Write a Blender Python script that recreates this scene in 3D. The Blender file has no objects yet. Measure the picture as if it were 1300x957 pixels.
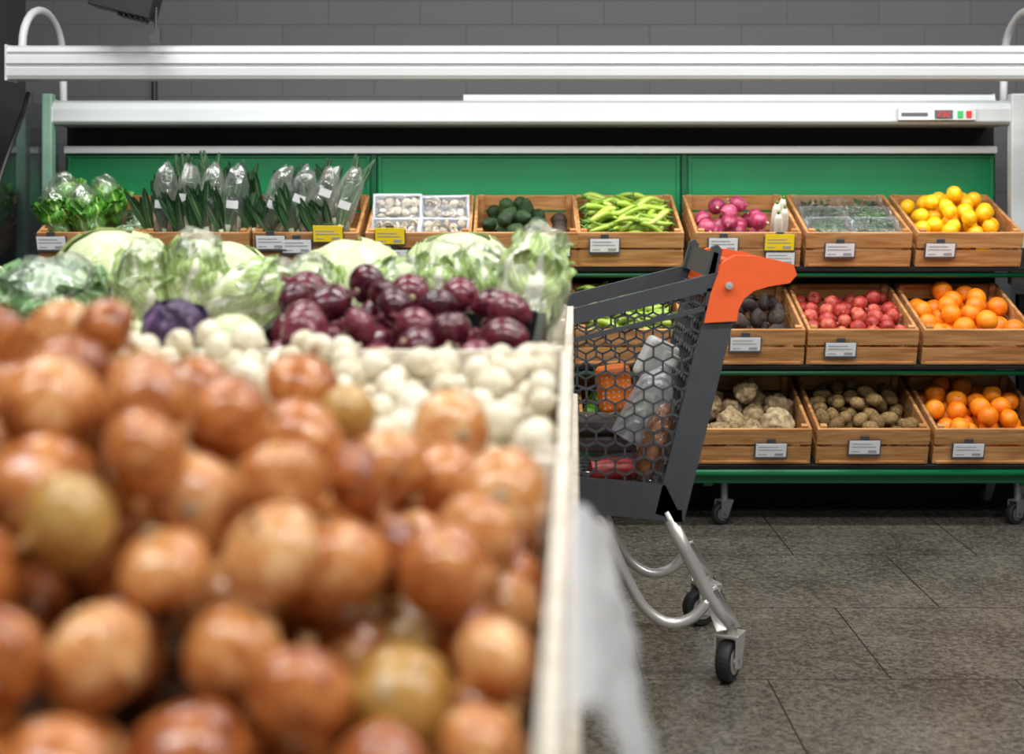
import bpy, math, random
import numpy as np
from mathutils import Vector, Matrix, noise, Euler
rnd=random.Random(7); nr=np.random.RandomState(5)
pi=math.pi
F=1805.0; H=1.17
def P(px,py,D): return Vector(((px-650)*D/F, D, H+(250-py)*D/F))
scene=bpy.context.scene; COL=scene.collection
try: scene.view_settings.view_transform='Standard'
except Exception: pass
# ---------------------------------------------------------------- materials
def lin(c):
    return tuple(((v/255)/12.92 if v/255<=0.04045 else ((v/255+0.055)/1.055)**2.4) for v in c)+(1,)
MATS={}
def newmat(name):
    m=bpy.data.materials.new(name); m.use_nodes=True
    nt=m.node_tree; b=nt.nodes['Principled BSDF']; MATS[name]=m
    return m,nt,b
def nd(nt,t,**kw):
    n=nt.nodes.new(t)
    for k,v in kw.items():
        if k in n.inputs.keys(): n.inputs[k].default_value=v
        else: setattr(n,k,v)
    return n
def solid(name,c,rough=.5,metal=0,var=0.06,scale=20,bump=0,bscale=60,spec=.5,coat=0):
    m,nt,b=newmat(name); L=nt.links
    tc=nd(nt,'ShaderNodeTexCoord')
    n=nd(nt,'ShaderNodeTexNoise',Scale=scale,Detail=4.0); L.new(tc.outputs['Object'],n.inputs['Vector'])
    r=nd(nt,'ShaderNodeValToRGB'); c1=lin(c)
    r.color_ramp.elements[0].position=.3; r.color_ramp.elements[1].position=.7
    r.color_ramp.elements[0].color=tuple(v*(1-var*2) for v in c1[:3])+(1,)
    r.color_ramp.elements[1].color=tuple(min(1,v*(1+var)) for v in c1[:3])+(1,)
    L.new(n.outputs['Fac'],r.inputs['Fac']); L.new(r.outputs['Color'],b.inputs['Base Color'])
    b.inputs['Roughness'].default_value=rough; b.inputs['Metallic'].default_value=metal
    b.inputs['Specular IOR Level'].default_value=spec; b.inputs['Coat Weight'].default_value=coat
    if bump:
        n2=nd(nt,'ShaderNodeTexNoise',Scale=bscale,Detail=3.0); L.new(tc.outputs['Object'],n2.inputs['Vector'])
        bp=nd(nt,'ShaderNodeBump',Strength=bump,Distance=.003); L.new(n2.outputs['Fac'],bp.inputs['Height']); L.new(bp.outputs['Normal'],b.inputs['Normal'])
    return m
def produce(name,cols,rough=.4,nscale=8,bump=0,bscale=80,stripes=0,coat=0,rv=.8,sss=0):
    m,nt,b=newmat(name); L=nt.links
    tc=nd(nt,'ShaderNodeTexCoord'); oi=nd(nt,'ShaderNodeObjectInfo')
    off=nd(nt,'ShaderNodeVectorMath',operation='SCALE'); 
    cmb=nd(nt,'ShaderNodeCombineXYZ')
    for i in range(3): L.new(oi.outputs['Random'],cmb.inputs[i])
    L.new(cmb.outputs[0],off.inputs[0]); off.inputs['Scale'].default_value=13
    add=nd(nt,'ShaderNodeVectorMath',operation='ADD'); L.new(tc.outputs['Object'],add.inputs[0]); L.new(off.outputs[0],add.inputs[1])
    n=nd(nt,'ShaderNodeTexNoise',Scale=nscale,Detail=4.0); L.new(add.outputs[0],n.inputs['Vector'])
    fac=n.outputs['Fac']
    if stripes:
        sp=nd(nt,'ShaderNodeSeparateXYZ'); L.new(tc.outputs['Object'],sp.inputs[0])
        at=nd(nt,'ShaderNodeMath',operation='ARCTAN2'); L.new(sp.outputs[0],at.inputs[0]); L.new(sp.outputs[1],at.inputs[1])
        c2=nd(nt,'ShaderNodeCombineXYZ'); ml=nd(nt,'ShaderNodeMath',operation='MULTIPLY'); ml.inputs[1].default_value=2.2; L.new(at.outputs[0],ml.inputs[0]); L.new(ml.outputs[0],c2.inputs[0]); 
        mz=nd(nt,'ShaderNodeMath',operation='MULTIPLY'); mz.inputs[1].default_value=.8; L.new(sp.outputs[2],mz.inputs[0]); L.new(mz.outputs[0],c2.inputs[1])
        L.new(oi.outputs['Random'],c2.inputs[2])
        n3=nd(nt,'ShaderNodeTexNoise',Scale=stripes,Detail=3.0); L.new(c2.outputs[0],n3.inputs['Vector'])
        mx=nd(nt,'ShaderNodeMath',operation='MULTIPLY_ADD'); L.new(n3.outputs['Fac'],mx.inputs[0]); mx.inputs[1].default_value=.55
        hf=nd(nt,'ShaderNodeMath',operation='MULTIPLY'); L.new(fac,hf.inputs[0]); hf.inputs[1].default_value=.5
        L.new(hf.outputs[0],mx.inputs[2]); fac=mx.outputs[0]
    a=nd(nt,'ShaderNodeMath',operation='MULTIPLY_ADD'); L.new(oi.outputs['Random'],a.inputs[0]); a.inputs[1].default_value=.35*rv; 
    s=nd(nt,'ShaderNodeMath',operation='SUBTRACT'); L.new(fac,s.inputs[0]); s.inputs[1].default_value=.17*rv
    L.new(s.outputs[0],a.inputs[2])
    r=nd(nt,'ShaderNodeValToRGB'); k=len(cols)
    e=r.color_ramp.elements
    while len(e)<k: e.new(.5)
    for i,c in enumerate(cols):
        e[i].position=.28+.45*i/(k-1); e[i].color=lin(c)
    L.new(a.outputs[0],r.inputs['Fac']); L.new(r.outputs['Color'],b.inputs['Base Color'])
    b.inputs['Roughness'].default_value=rough; b.inputs['Coat Weight'].default_value=coat; b.inputs['Coat Roughness'].default_value=.2
    if bump:
        n2=nd(nt,'ShaderNodeTexNoise',Scale=bscale,Detail=3.0); L.new(tc.outputs['Object'],n2.inputs['Vector'])
        bp=nd(nt,'ShaderNodeBump',Strength=bump,Distance=.003); L.new(n2.outputs['Fac'],bp.inputs['Height']); L.new(bp.outputs['Normal'],b.inputs['Normal'])
    return m
def leafmat(name,rib,mid,edge,ribw=.16,rough=.45,vein=.5):
    m,nt,b=newmat(name); L=nt.links
    uv=nd(nt,'ShaderNodeUVMap'); sp=nd(nt,'ShaderNodeSeparateXYZ'); L.new(uv.outputs[0],sp.inputs[0])
    s=nd(nt,'ShaderNodeMath',operation='SUBTRACT'); L.new(sp.outputs[0],s.inputs[0]); s.inputs[1].default_value=.5
    ab=nd(nt,'ShaderNodeMath',operation='ABSOLUTE'); L.new(s.outputs[0],ab.inputs[0])
    w=nd(nt,'ShaderNodeMath',operation='MULTIPLY_ADD'); L.new(sp.outputs[1],w.inputs[0]); w.inputs[1].default_value=-ribw*1.05; w.inputs[2].default_value=ribw*1.15
    dv=nd(nt,'ShaderNodeMath',operation='SUBTRACT'); L.new(ab.outputs[0],dv.inputs[0]); L.new(w.outputs[0],dv.inputs[1])
    vv=nd(nt,'ShaderNodeMath',operation='MULTIPLY_ADD'); L.new(ab.outputs[0],vv.inputs[0]); vv.inputs[1].default_value=-1.1; L.new(sp.outputs[1],vv.inputs[2])
    nz=nd(nt,'ShaderNodeTexNoise',Scale=7.0,Detail=3.0); L.new(uv.outputs[0],nz.inputs['Vector'])
    v2=nd(nt,'ShaderNodeMath',operation='MULTIPLY_ADD'); L.new(nz.outputs['Fac'],v2.inputs[0]); v2.inputs[1].default_value=.14; L.new(vv.outputs[0],v2.inputs[2])
    v3=nd(nt,'ShaderNodeMath',operation='MULTIPLY'); L.new(v2.outputs[0],v3.inputs[0]); v3.inputs[1].default_value=48.0
    sn=nd(nt,'ShaderNodeMath',operation='SINE'); L.new(v3.outputs[0],sn.inputs[0])
    vr=nd(nt,'ShaderNodeMapRange'); L.new(sn.outputs[0],vr.inputs[0]); vr.inputs[1].default_value=.55; vr.inputs[2].default_value=1.0
    base=nd(nt,'ShaderNodeMix',data_type='RGBA'); 
    bf=nd(nt,'ShaderNodeMapRange'); L.new(sp.outputs[1],bf.inputs[0]); bf.inputs[1].default_value=.35; bf.inputs[2].default_value=1.0
    L.new(bf.outputs[0],base.inputs['Factor']); base.inputs['A'].default_value=lin(mid); base.inputs['B'].default_value=lin(edge)
    m2=nd(nt,'ShaderNodeMix',data_type='RGBA'); sc=nd(nt,'ShaderNodeMath',operation='MULTIPLY'); L.new(vr.outputs[0],sc.inputs[0]); sc.inputs[1].default_value=vein
    L.new(sc.outputs[0],m2.inputs['Factor']); L.new(base.outputs['Result'],m2.inputs['A']); m2.inputs['B'].default_value=lin(rib)
    m3=nd(nt,'ShaderNodeMix',data_type='RGBA'); rf=nd(nt,'ShaderNodeMapRange'); L.new(dv.outputs[0],rf.inputs[0]); rf.inputs[1].default_value=.0; rf.inputs[2].default_value=.05
    L.new(rf.outputs[0],m3.inputs['Factor']); m3.inputs['A'].default_value=lin(rib); L.new(m2.outputs['Result'],m3.inputs['B'])
    L.new(m3.outputs['Result'],b.inputs['Base Color']); b.inputs['Roughness'].default_value=rough
    tcn=nd(nt,'ShaderNodeTexCoord'); n2=nd(nt,'ShaderNodeTexNoise',Scale=45.0,Detail=3.0); L.new(tcn.outputs['Object'],n2.inputs['Vector'])
    bp=nd(nt,'ShaderNodeBump',Strength=.5,Distance=.004); L.new(n2.outputs['Fac'],bp.inputs['Height']); L.new(bp.outputs['Normal'],b.inputs['Normal'])
    return m
def filmmat(name,col=(255,255,255),fac=.06,gl=.8,rough=.12,milky=0.0,nsc=38.0):
    m,nt,b=newmat(name); L=nt.links; nt.nodes.remove(b); out=nt.nodes['Material Output']
    t=nd(nt,'ShaderNodeBsdfTransparent'); t.inputs[0].default_value=(1,1,1,1)
    g=nd(nt,'ShaderNodeBsdfGlossy'); g.inputs['Roughness'].default_value=rough; g.inputs[0].default_value=lin(col)
    fr=nd(nt,'ShaderNodeLayerWeight'); fr.inputs['Blend'].default_value=.3
    mr=nd(nt,'ShaderNodeMapRange'); L.new(fr.outputs['Fresnel'],mr.inputs[0]); mr.inputs[3].default_value=fac; mr.inputs[4].default_value=gl
    tc=nd(nt,'ShaderNodeTexCoord'); n=nd(nt,'ShaderNodeTexNoise',Scale=nsc,Detail=3.0,Distortion=1.5); L.new(tc.outputs['Object'],n.inputs['Vector'])
    bp=nd(nt,'ShaderNodeBump',Strength=.9,Distance=.01); L.new(n.outputs['Fac'],bp.inputs['Height']); L.new(bp.outputs['Normal'],g.inputs['Normal'])
    mx=nd(nt,'ShaderNodeMixShader'); L.new(mr.outputs[0],mx.inputs[0]); L.new(t.outputs[0],mx.inputs[1]); L.new(g.outputs[0],mx.inputs[2])
    last=mx
    if milky>0:
        d=nd(nt,'ShaderNodeBsdfTranslucent'); d.inputs[0].default_value=lin(col); d2=nd(nt,'ShaderNodeBsdfDiffuse'); d2.inputs[0].default_value=lin(col)
        a=nd(nt,'ShaderNodeMixShader'); a.inputs[0].default_value=.5; L.new(d.outputs[0],a.inputs[1]); L.new(d2.outputs[0],a.inputs[2])
        m2=nd(nt,'ShaderNodeMixShader'); m2.inputs[0].default_value=milky; L.new(mx.outputs[0],m2.inputs[1]); L.new(a.outputs[0],m2.inputs[2]); last=m2
    L.new(last.outputs[0],out.inputs['Surface'])
    return m
def woodmat(name,c1,c2,rough=.55):
    m,nt,b=newmat(name); L=nt.links
    tc=nd(nt,'ShaderNodeTexCoord'); mp=nd(nt,'ShaderNodeMapping'); mp.inputs['Scale'].default_value=(2.0,14.0,26.0)
    oi=nd(nt,'ShaderNodeObjectInfo'); L.new(tc.outputs['Object'],mp.inputs[0]); L.new(oi.outputs['Random'],mp.inputs['Location'])
    n=nd(nt,'ShaderNodeTexNoise',Scale=2.5,Detail=5.0,Distortion=.6); L.new(mp.outputs[0],n.inputs['Vector'])
    r=nd(nt,'ShaderNodeValToRGB'); r.color_ramp.elements[0].position=.35; r.color_ramp.elements[1].position=.68
    r.color_ramp.elements[0].color=lin(c1); r.color_ramp.elements[1].color=lin(c2)
    L.new(n.outputs['Fac'],r.inputs['Fac']); L.new(r.outputs['Color'],b.inputs['Base Color']); b.inputs['Roughness'].default_value=rough
    bp=nd(nt,'ShaderNodeBump',Strength=.2,Distance=.002); L.new(n.outputs['Fac'],bp.inputs['Height']); L.new(bp.outputs['Normal'],b.inputs['Normal'])
    return m
# ---------------------------------------------------------------- geometry builder
class Geo:
    def __init__(s): s.v=[]; s.f=[]; s.uv={}; s.mi=[]; s.cur=0
    def add(s,vs,fs,uvs=None):
        o=len(s.v); s.v+= [Vector(v) for v in vs]
        for f in fs: s.f.append([i+o for i in f]); s.mi.append(s.cur)
        if uvs:
            for i,u in enumerate(uvs): s.uv[o+i]=u
    def box(s,c,d,R=None):
        c=Vector(c); hx,hy,hz=d[0]/2,d[1]/2,d[2]/2
        vs=[Vector((x,y,z)) for x in(-hx,hx) for y in(-hy,hy) for z in(-hz,hz)]
        if R: vs=[R@v for v in vs]
        s.add([v+c for v in vs],[(0,1,3,2),(4,6,7,5),(0,4,5,1),(2,3,7,6),(0,2,6,4),(1,5,7,3)])
    def beam(s,a,b,w,h,up=Vector((0,0,1))):
        a=Vector(a);b=Vector(b);d=(b-a); L=d.length
        if L<1e-6:return
        d/=L; sd=d.cross(up)
        if sd.length<1e-4: sd=d.cross(Vector((1,0,0)))
        sd.normalize(); u=sd.cross(d)
        vs=[p+sd*x*w/2+u*z*h/2 for p in(a,b) for x,z in((-1,-1),(1,-1),(1,1),(-1,1))]
        s.add(vs,[(0,1,2,3),(7,6,5,4),(0,4,5,1),(1,5,6,2),(2,6,7,3),(3,7,4,0)])
    def tube(s,pts,r,seg=10,cap=True,flat=1.0):
        pts=[Vector(p) for p in pts]; n=len(pts)
        if not hasattr(r,'__len__'): r=[r]*n
        ref=None; vs=[];fs=[]; uvs=[]
        for i,p in enumerate(pts):
            t=(pts[min(i+1,n-1)]-pts[max(i-1,0)]).normalized()
            if ref is None:
                ref=t.cross(Vector((0,0,1)))
                if ref.length<.05: ref=t.cross(Vector((1,0,0)))
                ref.normalize()
            ref=(ref-t*ref.dot(t)).normalized(); u=t.cross(ref)
            for k in range(seg):
                a=2*pi*k/seg; vs.append(p+(ref*math.cos(a)+u*math.sin(a)*flat)*r[i]); uvs.append((k/seg,i/(n-1)))
        for i in range(n-1):
            for k in range(seg):
                fs.append((i*seg+k,i*seg+(k+1)%seg,(i+1)*seg+(k+1)%seg,(i+1)*seg+k))
        if cap: fs.append(tuple(range(seg))[::-1]); fs.append(tuple((n-1)*seg+k for k in range(seg)))
        s.add(vs,fs,uvs)
    def lathe(s,prof,seg=24,M=None,lob=None):
        vs=[];fs=[];uvs=[]; n=len(prof)
        for i,(r,z) in enumerate(prof):
            for k in range(seg):
                a=2*pi*k/seg; q=r*(lob(a,z) if lob else 1)
                vs.append(Vector((q*math.cos(a),q*math.sin(a),z))); uvs.append((k/seg,i/(n-1)))
        for i in range(n-1):
            for k in range(seg): fs.append((i*seg+k,i*seg+(k+1)%seg,(i+1)*seg+(k+1)%seg,(i+1)*seg+k))
        fs.append(tuple(range(seg))[::-1]); fs.append(tuple((n-1)*seg+k for k in range(seg)))
        if M: vs=[M@v for v in vs]
        s.add(vs,fs,uvs)
    def prism(s,poly,off):
        n=len(poly); off=Vector(off); a=[Vector(p) for p in poly]
        s.add(a+[p+off for p in a],[tuple(range(n)),tuple(range(2*n-1,n-1,-1))]+[(i,i+n,(i+1)%n+n,(i+1)%n)[::-1] for i in range(n)])
    def grid(s,fn,nu,nv,closed=False):
        vs=[];uvs=[];fs=[]
        for j in range(nv+1):
            for i in range(nu+1):
                vs.append(Vector(fn(i/nu,j/nv))); uvs.append((i/nu,j/nv))
        for j in range(nv):
            for i in range(nu):
                a=j*(nu+1)+i; fs.append((a,a+1,a+nu+2,a+nu+1))
        s.add(vs,fs,uvs)
    def mesh(s,name,mats,smooth=False,origin=None):
        me=bpy.data.meshes.new(name)
        o=Vector(origin) if origin is not None else Vector((0,0,0))
        me.from_pydata([tuple(v-o) for v in s.v],[],s.f)
        if s.uv:
            ul=me.uv_layers.new(name='UVMap')
            for l in me.loops: ul.data[l.index].uv=s.uv.get(l.vertex_index,(0,0))
        for m in (mats if isinstance(mats,(list,tuple)) else [mats]): me.materials.append(m)
        if len(set(s.mi))>1:
            for p,i in zip(me.polygons,s.mi): p.material_index=i
        if smooth:
            for p in me.polygons: p.use_smooth=True
        me.update(); return me
    def obj(s,name,mats,smooth=False,origin=None,parent=None,bevel=0,**kw):
        me=s.mesh(name,mats,smooth,origin); o=bpy.data.objects.new(name,me); COL.objects.link(o)
        if origin is not None: o.location=Vector(origin)
        if bevel:
            b=o.modifiers.new('bevel','BEVEL'); b.width=bevel; b.segments=2; b.limit_method='ANGLE'; b.angle_limit=.7
        if parent is not None: setparent(o,parent)
        meta(o,**kw); return o
def setparent(o,p):
    o.parent=p; o.matrix_parent_inverse=Matrix.Translation(p.location).inverted() if p.rotation_euler[:]==(0,0,0) else p.matrix_basis.inverted()
def meta(o,label=None,category=None,group=None,kind=None):
    if label:o['label']=label
    if category:o['category']=category
    if group:o['group']=group
    if kind:o['kind']=kind
def empty(name,loc,label,category,group=None):
    e=bpy.data.objects.new(name,None); COL.objects.link(e); e.location=loc; e.empty_display_size=.05; meta(e,label,category,group); return e
def place(me,name,M,label=None,category=None,group=None):
    o=bpy.data.objects.new(name,me); COL.objects.link(o); o.matrix_basis=M; meta(o,label,category,group); return o
def kid(me,name,parent,M=None,label=None):
    o=bpy.data.objects.new(name,me); COL.objects.link(o); o.parent=parent
    if M is not None:o.matrix_basis=M
    if label:o['label']=label
    return o
def catmull(pts,n):
    out=[]; m=len(pts)
    for i in range(m-1):
        p0=pts[max(i-1,0)];p1=pts[i];p2=pts[i+1];p3=pts[min(i+2,m-1)]
        for k in range(n):
            t=k/n
            out.append(tuple(.5*((2*b)+(-a+c)*t+(2*a-5*b+4*c-d)*t*t+(-a+3*b-3*c+d)*t**3) for a,b,c,d in zip(p0,p1,p2,p3)))
    out.append(tuple(pts[-1])); return out
def rotrand(full=True):
    return Euler((rnd.uniform(-1,1)*(pi if full else .6),rnd.uniform(-1,1)*(pi if full else .6),rnd.uniform(0,2*pi))).to_matrix().to_4x4()
def pack(nmax,rmin,rmax,xr,yr,base,surf,tries=70,maxfail=20):
    Q=np.zeros((0,4)); fails=0
    while len(Q)<nmax and fails<maxfail:
        r=nr.uniform(rmin,rmax)
        xs=nr.uniform(xr[0]+r,xr[1]-r,tries); ys=nr.uniform(yr[0]+r,yr[1]-r,tries)
        if len(Q):
            j=nr.randint(0,len(Q),tries*2); a=nr.uniform(0,2*pi,tries*2); d=(Q[j,3]+r)*nr.choice([1.001,1.001,.85,.6],tries*2)
            xs=np.concatenate([xs,np.clip(Q[j,0]+np.cos(a)*d,xr[0]+r,xr[1]-r)]); ys=np.concatenate([ys,np.clip(Q[j,1]+np.sin(a)*d,yr[0]+r,yr[1]-r)])
        z=np.array([base(x,y) for x,y in zip(xs,ys)])+r; near=0
        if len(Q):
            dx=xs[:,None]-Q[None,:,0]; dy=ys[:,None]-Q[None,:,1]; R=r+Q[None,:,3]
            q=R*R-dx*dx-dy*dy
            zz=np.where(q>0,Q[None,:,2]+np.sqrt(np.maximum(q,0)),-9)
            z=np.maximum(z,zz.max(1))
            dd=np.sqrt(dx*dx+dy*dy)/R; near=np.sort(dd,axis=1)[:,:3].mean(1) if len(Q)>3 else dd.min(1)
        sc=z-np.array([surf(x,y) for x,y in zip(xs,ys)])
        key=sc+.25*r*near+np.where(sc>0,9,0)
        i=int(key.argmin())
        if sc[i]>0: fails+=1; continue
        Q=np.vstack([Q,[xs[i],ys[i],z[i],r]])
    return Q
# ---------------------------------------------------------------- material library
white=solid('white_paint',(206,208,208),.4,var=.02,scale=3)
whitem=solid('grey_white_metal',(186,190,190),.4,.0,var=.03,scale=3)
grey=solid('grey_metal',(135,137,138),.4,.6,var=.05)
green=solid('green_enamel',(14,112,66),.35,var=.04,scale=4)
dgreen=solid('dark_green_enamel',(6,80,46),.35,var=.04,scale=4)
postg=solid('pale_green_post',(120,156,138),.4,var=.04)
black=solid('black_plastic',(22,22,24),.45,var=.1)
vdark=solid('shade_and_dark_parts',(14,13,13),.7,var=.2,scale=5)  # near-black, for shade painted into the case back and for dark parts
charcoal=solid('charcoal_plastic',(66,68,72),.42,var=.05,scale=30)
orangep=solid('orange_plastic',(236,98,48),.35,var=.03,scale=10)
silver=solid('silver_tube',(205,203,200),.32,.6,var=.04,scale=10)
rubber=solid('rubber',(28,28,30),.6,var=.1)
wood=woodmat('honey_wood',(160,108,60),(202,152,98))
palewood=woodmat('pale_wood',(200,190,172),(226,218,204))
card=solid('paper_card',(228,230,232),.5,var=.02)
yellowc=solid('yellow_card',(246,216,30),.5,var=.02)
tagdark=solid('tag_frame',(70,72,74),.4,var=.05)
film=filmmat('clear_film',fac=.07,gl=.42,rough=.14)
wrap=filmmat('crinkled_wrap',fac=.12,gl=.5,rough=.14,nsc=26,milky=.06)
milky=filmmat('milky_film',(236,239,243),fac=.12,gl=.5,rough=.25,milky=.55,nsc=20)
glass=filmmat('side_glass',(200,205,208),fac=.04,gl=.4,rough=.05,nsc=1.0)
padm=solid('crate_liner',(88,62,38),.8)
# ---------------------------------------------------------------- room shell
m,nt,b=newmat('painted_brick'); L=nt.links
tc=nd(nt,'ShaderNodeTexCoord')
sx=nd(nt,'ShaderNodeSeparateXYZ'); L.new(tc.outputs['Object'],sx.inputs[0]); cx=nd(nt,'ShaderNodeCombineXYZ'); L.new(sx.outputs[0],cx.inputs[0]); L.new(sx.outputs[2],cx.inputs[1])
br=nd(nt,'ShaderNodeTexBrick',Scale=1.0); br.inputs['Brick Width'].default_value=.40; br.inputs['Row Height'].default_value=.105; br.inputs['Mortar Size'].default_value=.003; br.inputs['Mortar Smooth'].default_value=.8
br.inputs['Color1'].default_value=lin((82,83,87)); br.inputs['Color2'].default_value=lin((78,79,83)); br.inputs['Mortar'].default_value=lin((68,69,72))
L.new(cx.outputs[0],br.inputs['Vector']); L.new(br.outputs['Color'],b.inputs['Base Color']); b.inputs['Roughness'].default_value=.6
bp=nd(nt,'ShaderNodeBump',Strength=.35,Distance=.005,invert=True); L.new(br.outputs['Fac'],bp.inputs['Height']); L.new(bp.outputs['Normal'],b.inputs['Normal'])
brick=m
m,nt,b=newmat('granite_tiles'); L=nt.links
tc=nd(nt,'ShaderNodeTexCoord'); br=nd(nt,'ShaderNodeTexBrick',Scale=1.0); br.inputs['Brick Width'].default_value=.6; br.inputs['Row Height'].default_value=.6
br.inputs['Mortar Size'].default_value=.0025; br.inputs['Mortar Smooth'].default_value=.2
mp=nd(nt,'ShaderNodeMapping'); mp.inputs['Location'].default_value=(-.12,.25,0); L.new(tc.outputs['Object'],mp.inputs[0]); L.new(mp.outputs[0],br.inputs['Vector'])
n=nd(nt,'ShaderNodeTexNoise',Scale=70.0,Detail=6.0,Roughness=.9); L.new(tc.outputs['Object'],n.inputs['Vector'])
nb=nd(nt,'ShaderNodeTexNoise',Scale=3.0,Detail=3.0); L.new(tc.outputs['Object'],nb.inputs['Vector'])
am=nd(nt,'ShaderNodeMath',operation='MULTIPLY_ADD'); L.new(nb.outputs['Fac'],am.inputs[0]); am.inputs[1].default_value=.18; L.new(n.outputs['Fac'],am.inputs[2])
r=nd(nt,'ShaderNodeValToRGB'); r.color_ramp.elements[0].position=.49; r.color_ramp.elements[1].position=.74
r.color_ramp.elements[0].color=lin((40,38,35)); r.color_ramp.elements[1].color=lin((128,122,112)); L.new(am.outputs[0],r.inputs['Fac'])
mx=nd(nt,'ShaderNodeMix',data_type='RGBA'); L.new(br.outputs['Fac'],mx.inputs['Factor']); L.new(r.outputs['Color'],mx.inputs['A']); mx.inputs['B'].default_value=lin((30,29,28))
L.new(mx.outputs['Result'],b.inputs['Base Color']); b.inputs['Roughness'].default_value=.26
tile=m
plaster=solid('dark_plaster',(62,63,68),.7,var=.04,scale=3)
ceilm=solid('ceiling_paint',(110,110,110),.8,var=.04,scale=3)
def slab(name,c,d,mat):
    g=Geo(); g.box(c,d); return g.obj(name,mat,kind='structure',origin=c)
slab('floor',(1.4,1.9,-.05),(7.2,8.8,.1),tile)
slab('wall_back',(1.4,6.25,1.5),(7.2,.1,3.0),brick)
slab('wall_left',(-2.17,1.85,1.5),(.1,8.7,3.0),plaster)
slab('wall_right',(4.95,1.85,1.5),(.1,8.7,3.0),plaster)
slab('ceiling',(1.4,1.9,3.05),(7.2,8.8,.1),ceilm)
# ---------------------------------------------------------------- refrigerated case
XL,XR=-1.81,1.96
case=empty('refrigerated_display_case',(0.07,5.6,0),'long refrigerated produce case with white rails and green back panels','refrigerated case')
g=Geo(); g.box(((XL+XR)/2,5.85,.72),(XR-XL,.16,1.25)); g.obj('case_body',vdark,parent=case)  # near-black colour paints in the shade behind the rack
xs=[XL,-.557,.694,XR]
for i in range(3):
    g=Geo(); a,b_=xs[i]+.012,xs[i+1]-.012
    g.box(((a+b_)/2,5.755,1.14),(b_-a,.02,.40))
    g.box(((a+b_)/2,5.742,1.335),(b_-a,.012,.012)); g.box((a+.012,5.742,1.14),(.012,.01,.4)); g.box((b_-.012,5.742,1.14),(.012,.01,.4))
    g.obj('back_panel',green,parent=case,bevel=.002)
for x in xs[1:3]:
    g=Geo(); g.box((x,5.745,1.14),(.02,.03,.42)); g.obj('panel_divider',dgreen,parent=case)
g=Geo(); g.box(((XL+XR)/2,5.735,1.357),(XR-XL-.02,.05,.024)); g.box(((XL+XR)/2,5.72,1.371),(XR-XL-.02,.02,.006)); g.obj('back_trim',white,parent=case,bevel=.003)
g=Geo(); g.box(((XL+XR)/2,5.80,1.41),(XR-XL,.03,.09)); g.obj('dark_gap_panel',vdark,parent=case)  # near-black panel filling the dark gap below the canopy
g=Geo(); prof=[(5.50,1.462),(5.515,1.452),(5.84,1.452),(5.84,1.545),(5.54,1.545),(5.51,1.535),(5.497,1.51)]
g.prism([(XL+.03,y,z) for y,z in prof],(XR-XL-.06,0,0)); 
g.prism([(-.19,5.56,1.545),(-.19,5.84,1.545),(-.19,5.84,1.571),(-.19,5.57,1.571)],(XR+.12,0,0))
g.obj('canopy',whitem,parent=case,bevel=.004)
g=Geo(); xa,xb=XL,XR+.16
prof=[(5.10,1.592),(5.13,1.587),(5.19,1.60),(5.21,1.66),(5.19,1.71),(5.13,1.716),(5.105,1.708),(5.095,1.69),(5.104,1.687),(5.104,1.680),(5.092,1.676),(5.088,1.648),(5.100,1.645),(5.100,1.638),(5.09,1.634),(5.092,1.606)]
g.prism([(xa,y,z) for y,z in prof],(xb-xa,0,0)); g.box((xa-.004,5.15,1.652),(.008,.115,.13)); g.box((xb+.004,5.15,1.652),(.008,.115,.13))
g.obj('front_rail',white,parent=case,bevel=.002)
for x in (XL+.03,XR-.01):
    g=Geo()
    pts=[(x,5.17,1.70)]+[(x,5.40-.23*math.cos(t),1.72+.155*math.sin(t)) for t in [k*pi/14 for k in range(0,15)]]+[(x,5.64,1.62),(x,5.645,1.50)]
    g.tube(pts,.015,10); g.obj('curved_arm',white,smooth=True,parent=case)
g=Geo(); g.box((XL+.012,5.52,1.20),(.04,.05,.74)); g.obj('end_post',postg,parent=case,bevel=.006)
g=Geo(); g.box((XR,5.52,1.20),(.06,.05,.74)); g.obj('end_post',whitem,parent=case,bevel=.006)
for x in (XL-.05,XR+.07):
    pts=[(x,5.80,1.57)]
    pts+=[(x,5.47-.44*math.sin(t*pi/2)**1.2,1.57-.62*t) for t in [k/12 for k in range(13)]]
    pts+=[(x,5.10,.72),(x,5.3,.12),(x,5.80,.12)]
    g=Geo(); g.prism(pts,(.012,0,0)); g.obj('side_glass',glass,parent=case)
    g=Geo(); g.tube(pts[1:15],.009,8); g.obj('side_glass_trim',black,parent=case,smooth=True)
g=Geo(); g.box(((XL+XR)/2,5.63,.10),(XR-XL,.3,.2)); g.obj('plinth',vdark,parent=case)
g=Geo(); c=P(1189,145,5.49); g.box(c,(.30,.014,.046)); cp=g.obj('control_panel',whitem,parent=case,bevel=.002,label='control strip with red readout and buttons')
redm=solid('red_lamp',(230,30,25),.4); grm=solid('green_lamp',(20,170,70),.4)
for px,w,h,mm,nm in ((1198,.068,.032,tagdark,'readout'),(1219,.02,.026,grm,'button'),(1230,.02,.026,redm,'button'),(1161,.10,.012,tagdark,'thermometer_slot')):
    g=Geo(); q=P(px,145,5.481); g.box(q,(w,.008,h)); g.obj(nm,mm,parent=cp,bevel=.001)
g=Geo()
for k in (-1,0,1):
    q=P(1198,145,5.474)+Vector((k*.017,0,0)); 
    for dz in (-.009,0,.009): g.box(q+Vector((0,0,dz)),(.008,.003,.0025))
    g.box(q+Vector((.005,0,.004)),(.0022,.003,.008)); g.box(q+Vector((-.005 if k else .005,0,-.004)),(.0022,.003,.008))
g.obj('digits',redm,parent=cp)
lampe=empty('hanging_spotlight',P(165,-20,5.0),'black spotlight housing with ribbed end hanging from a rod','ceiling light')
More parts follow.
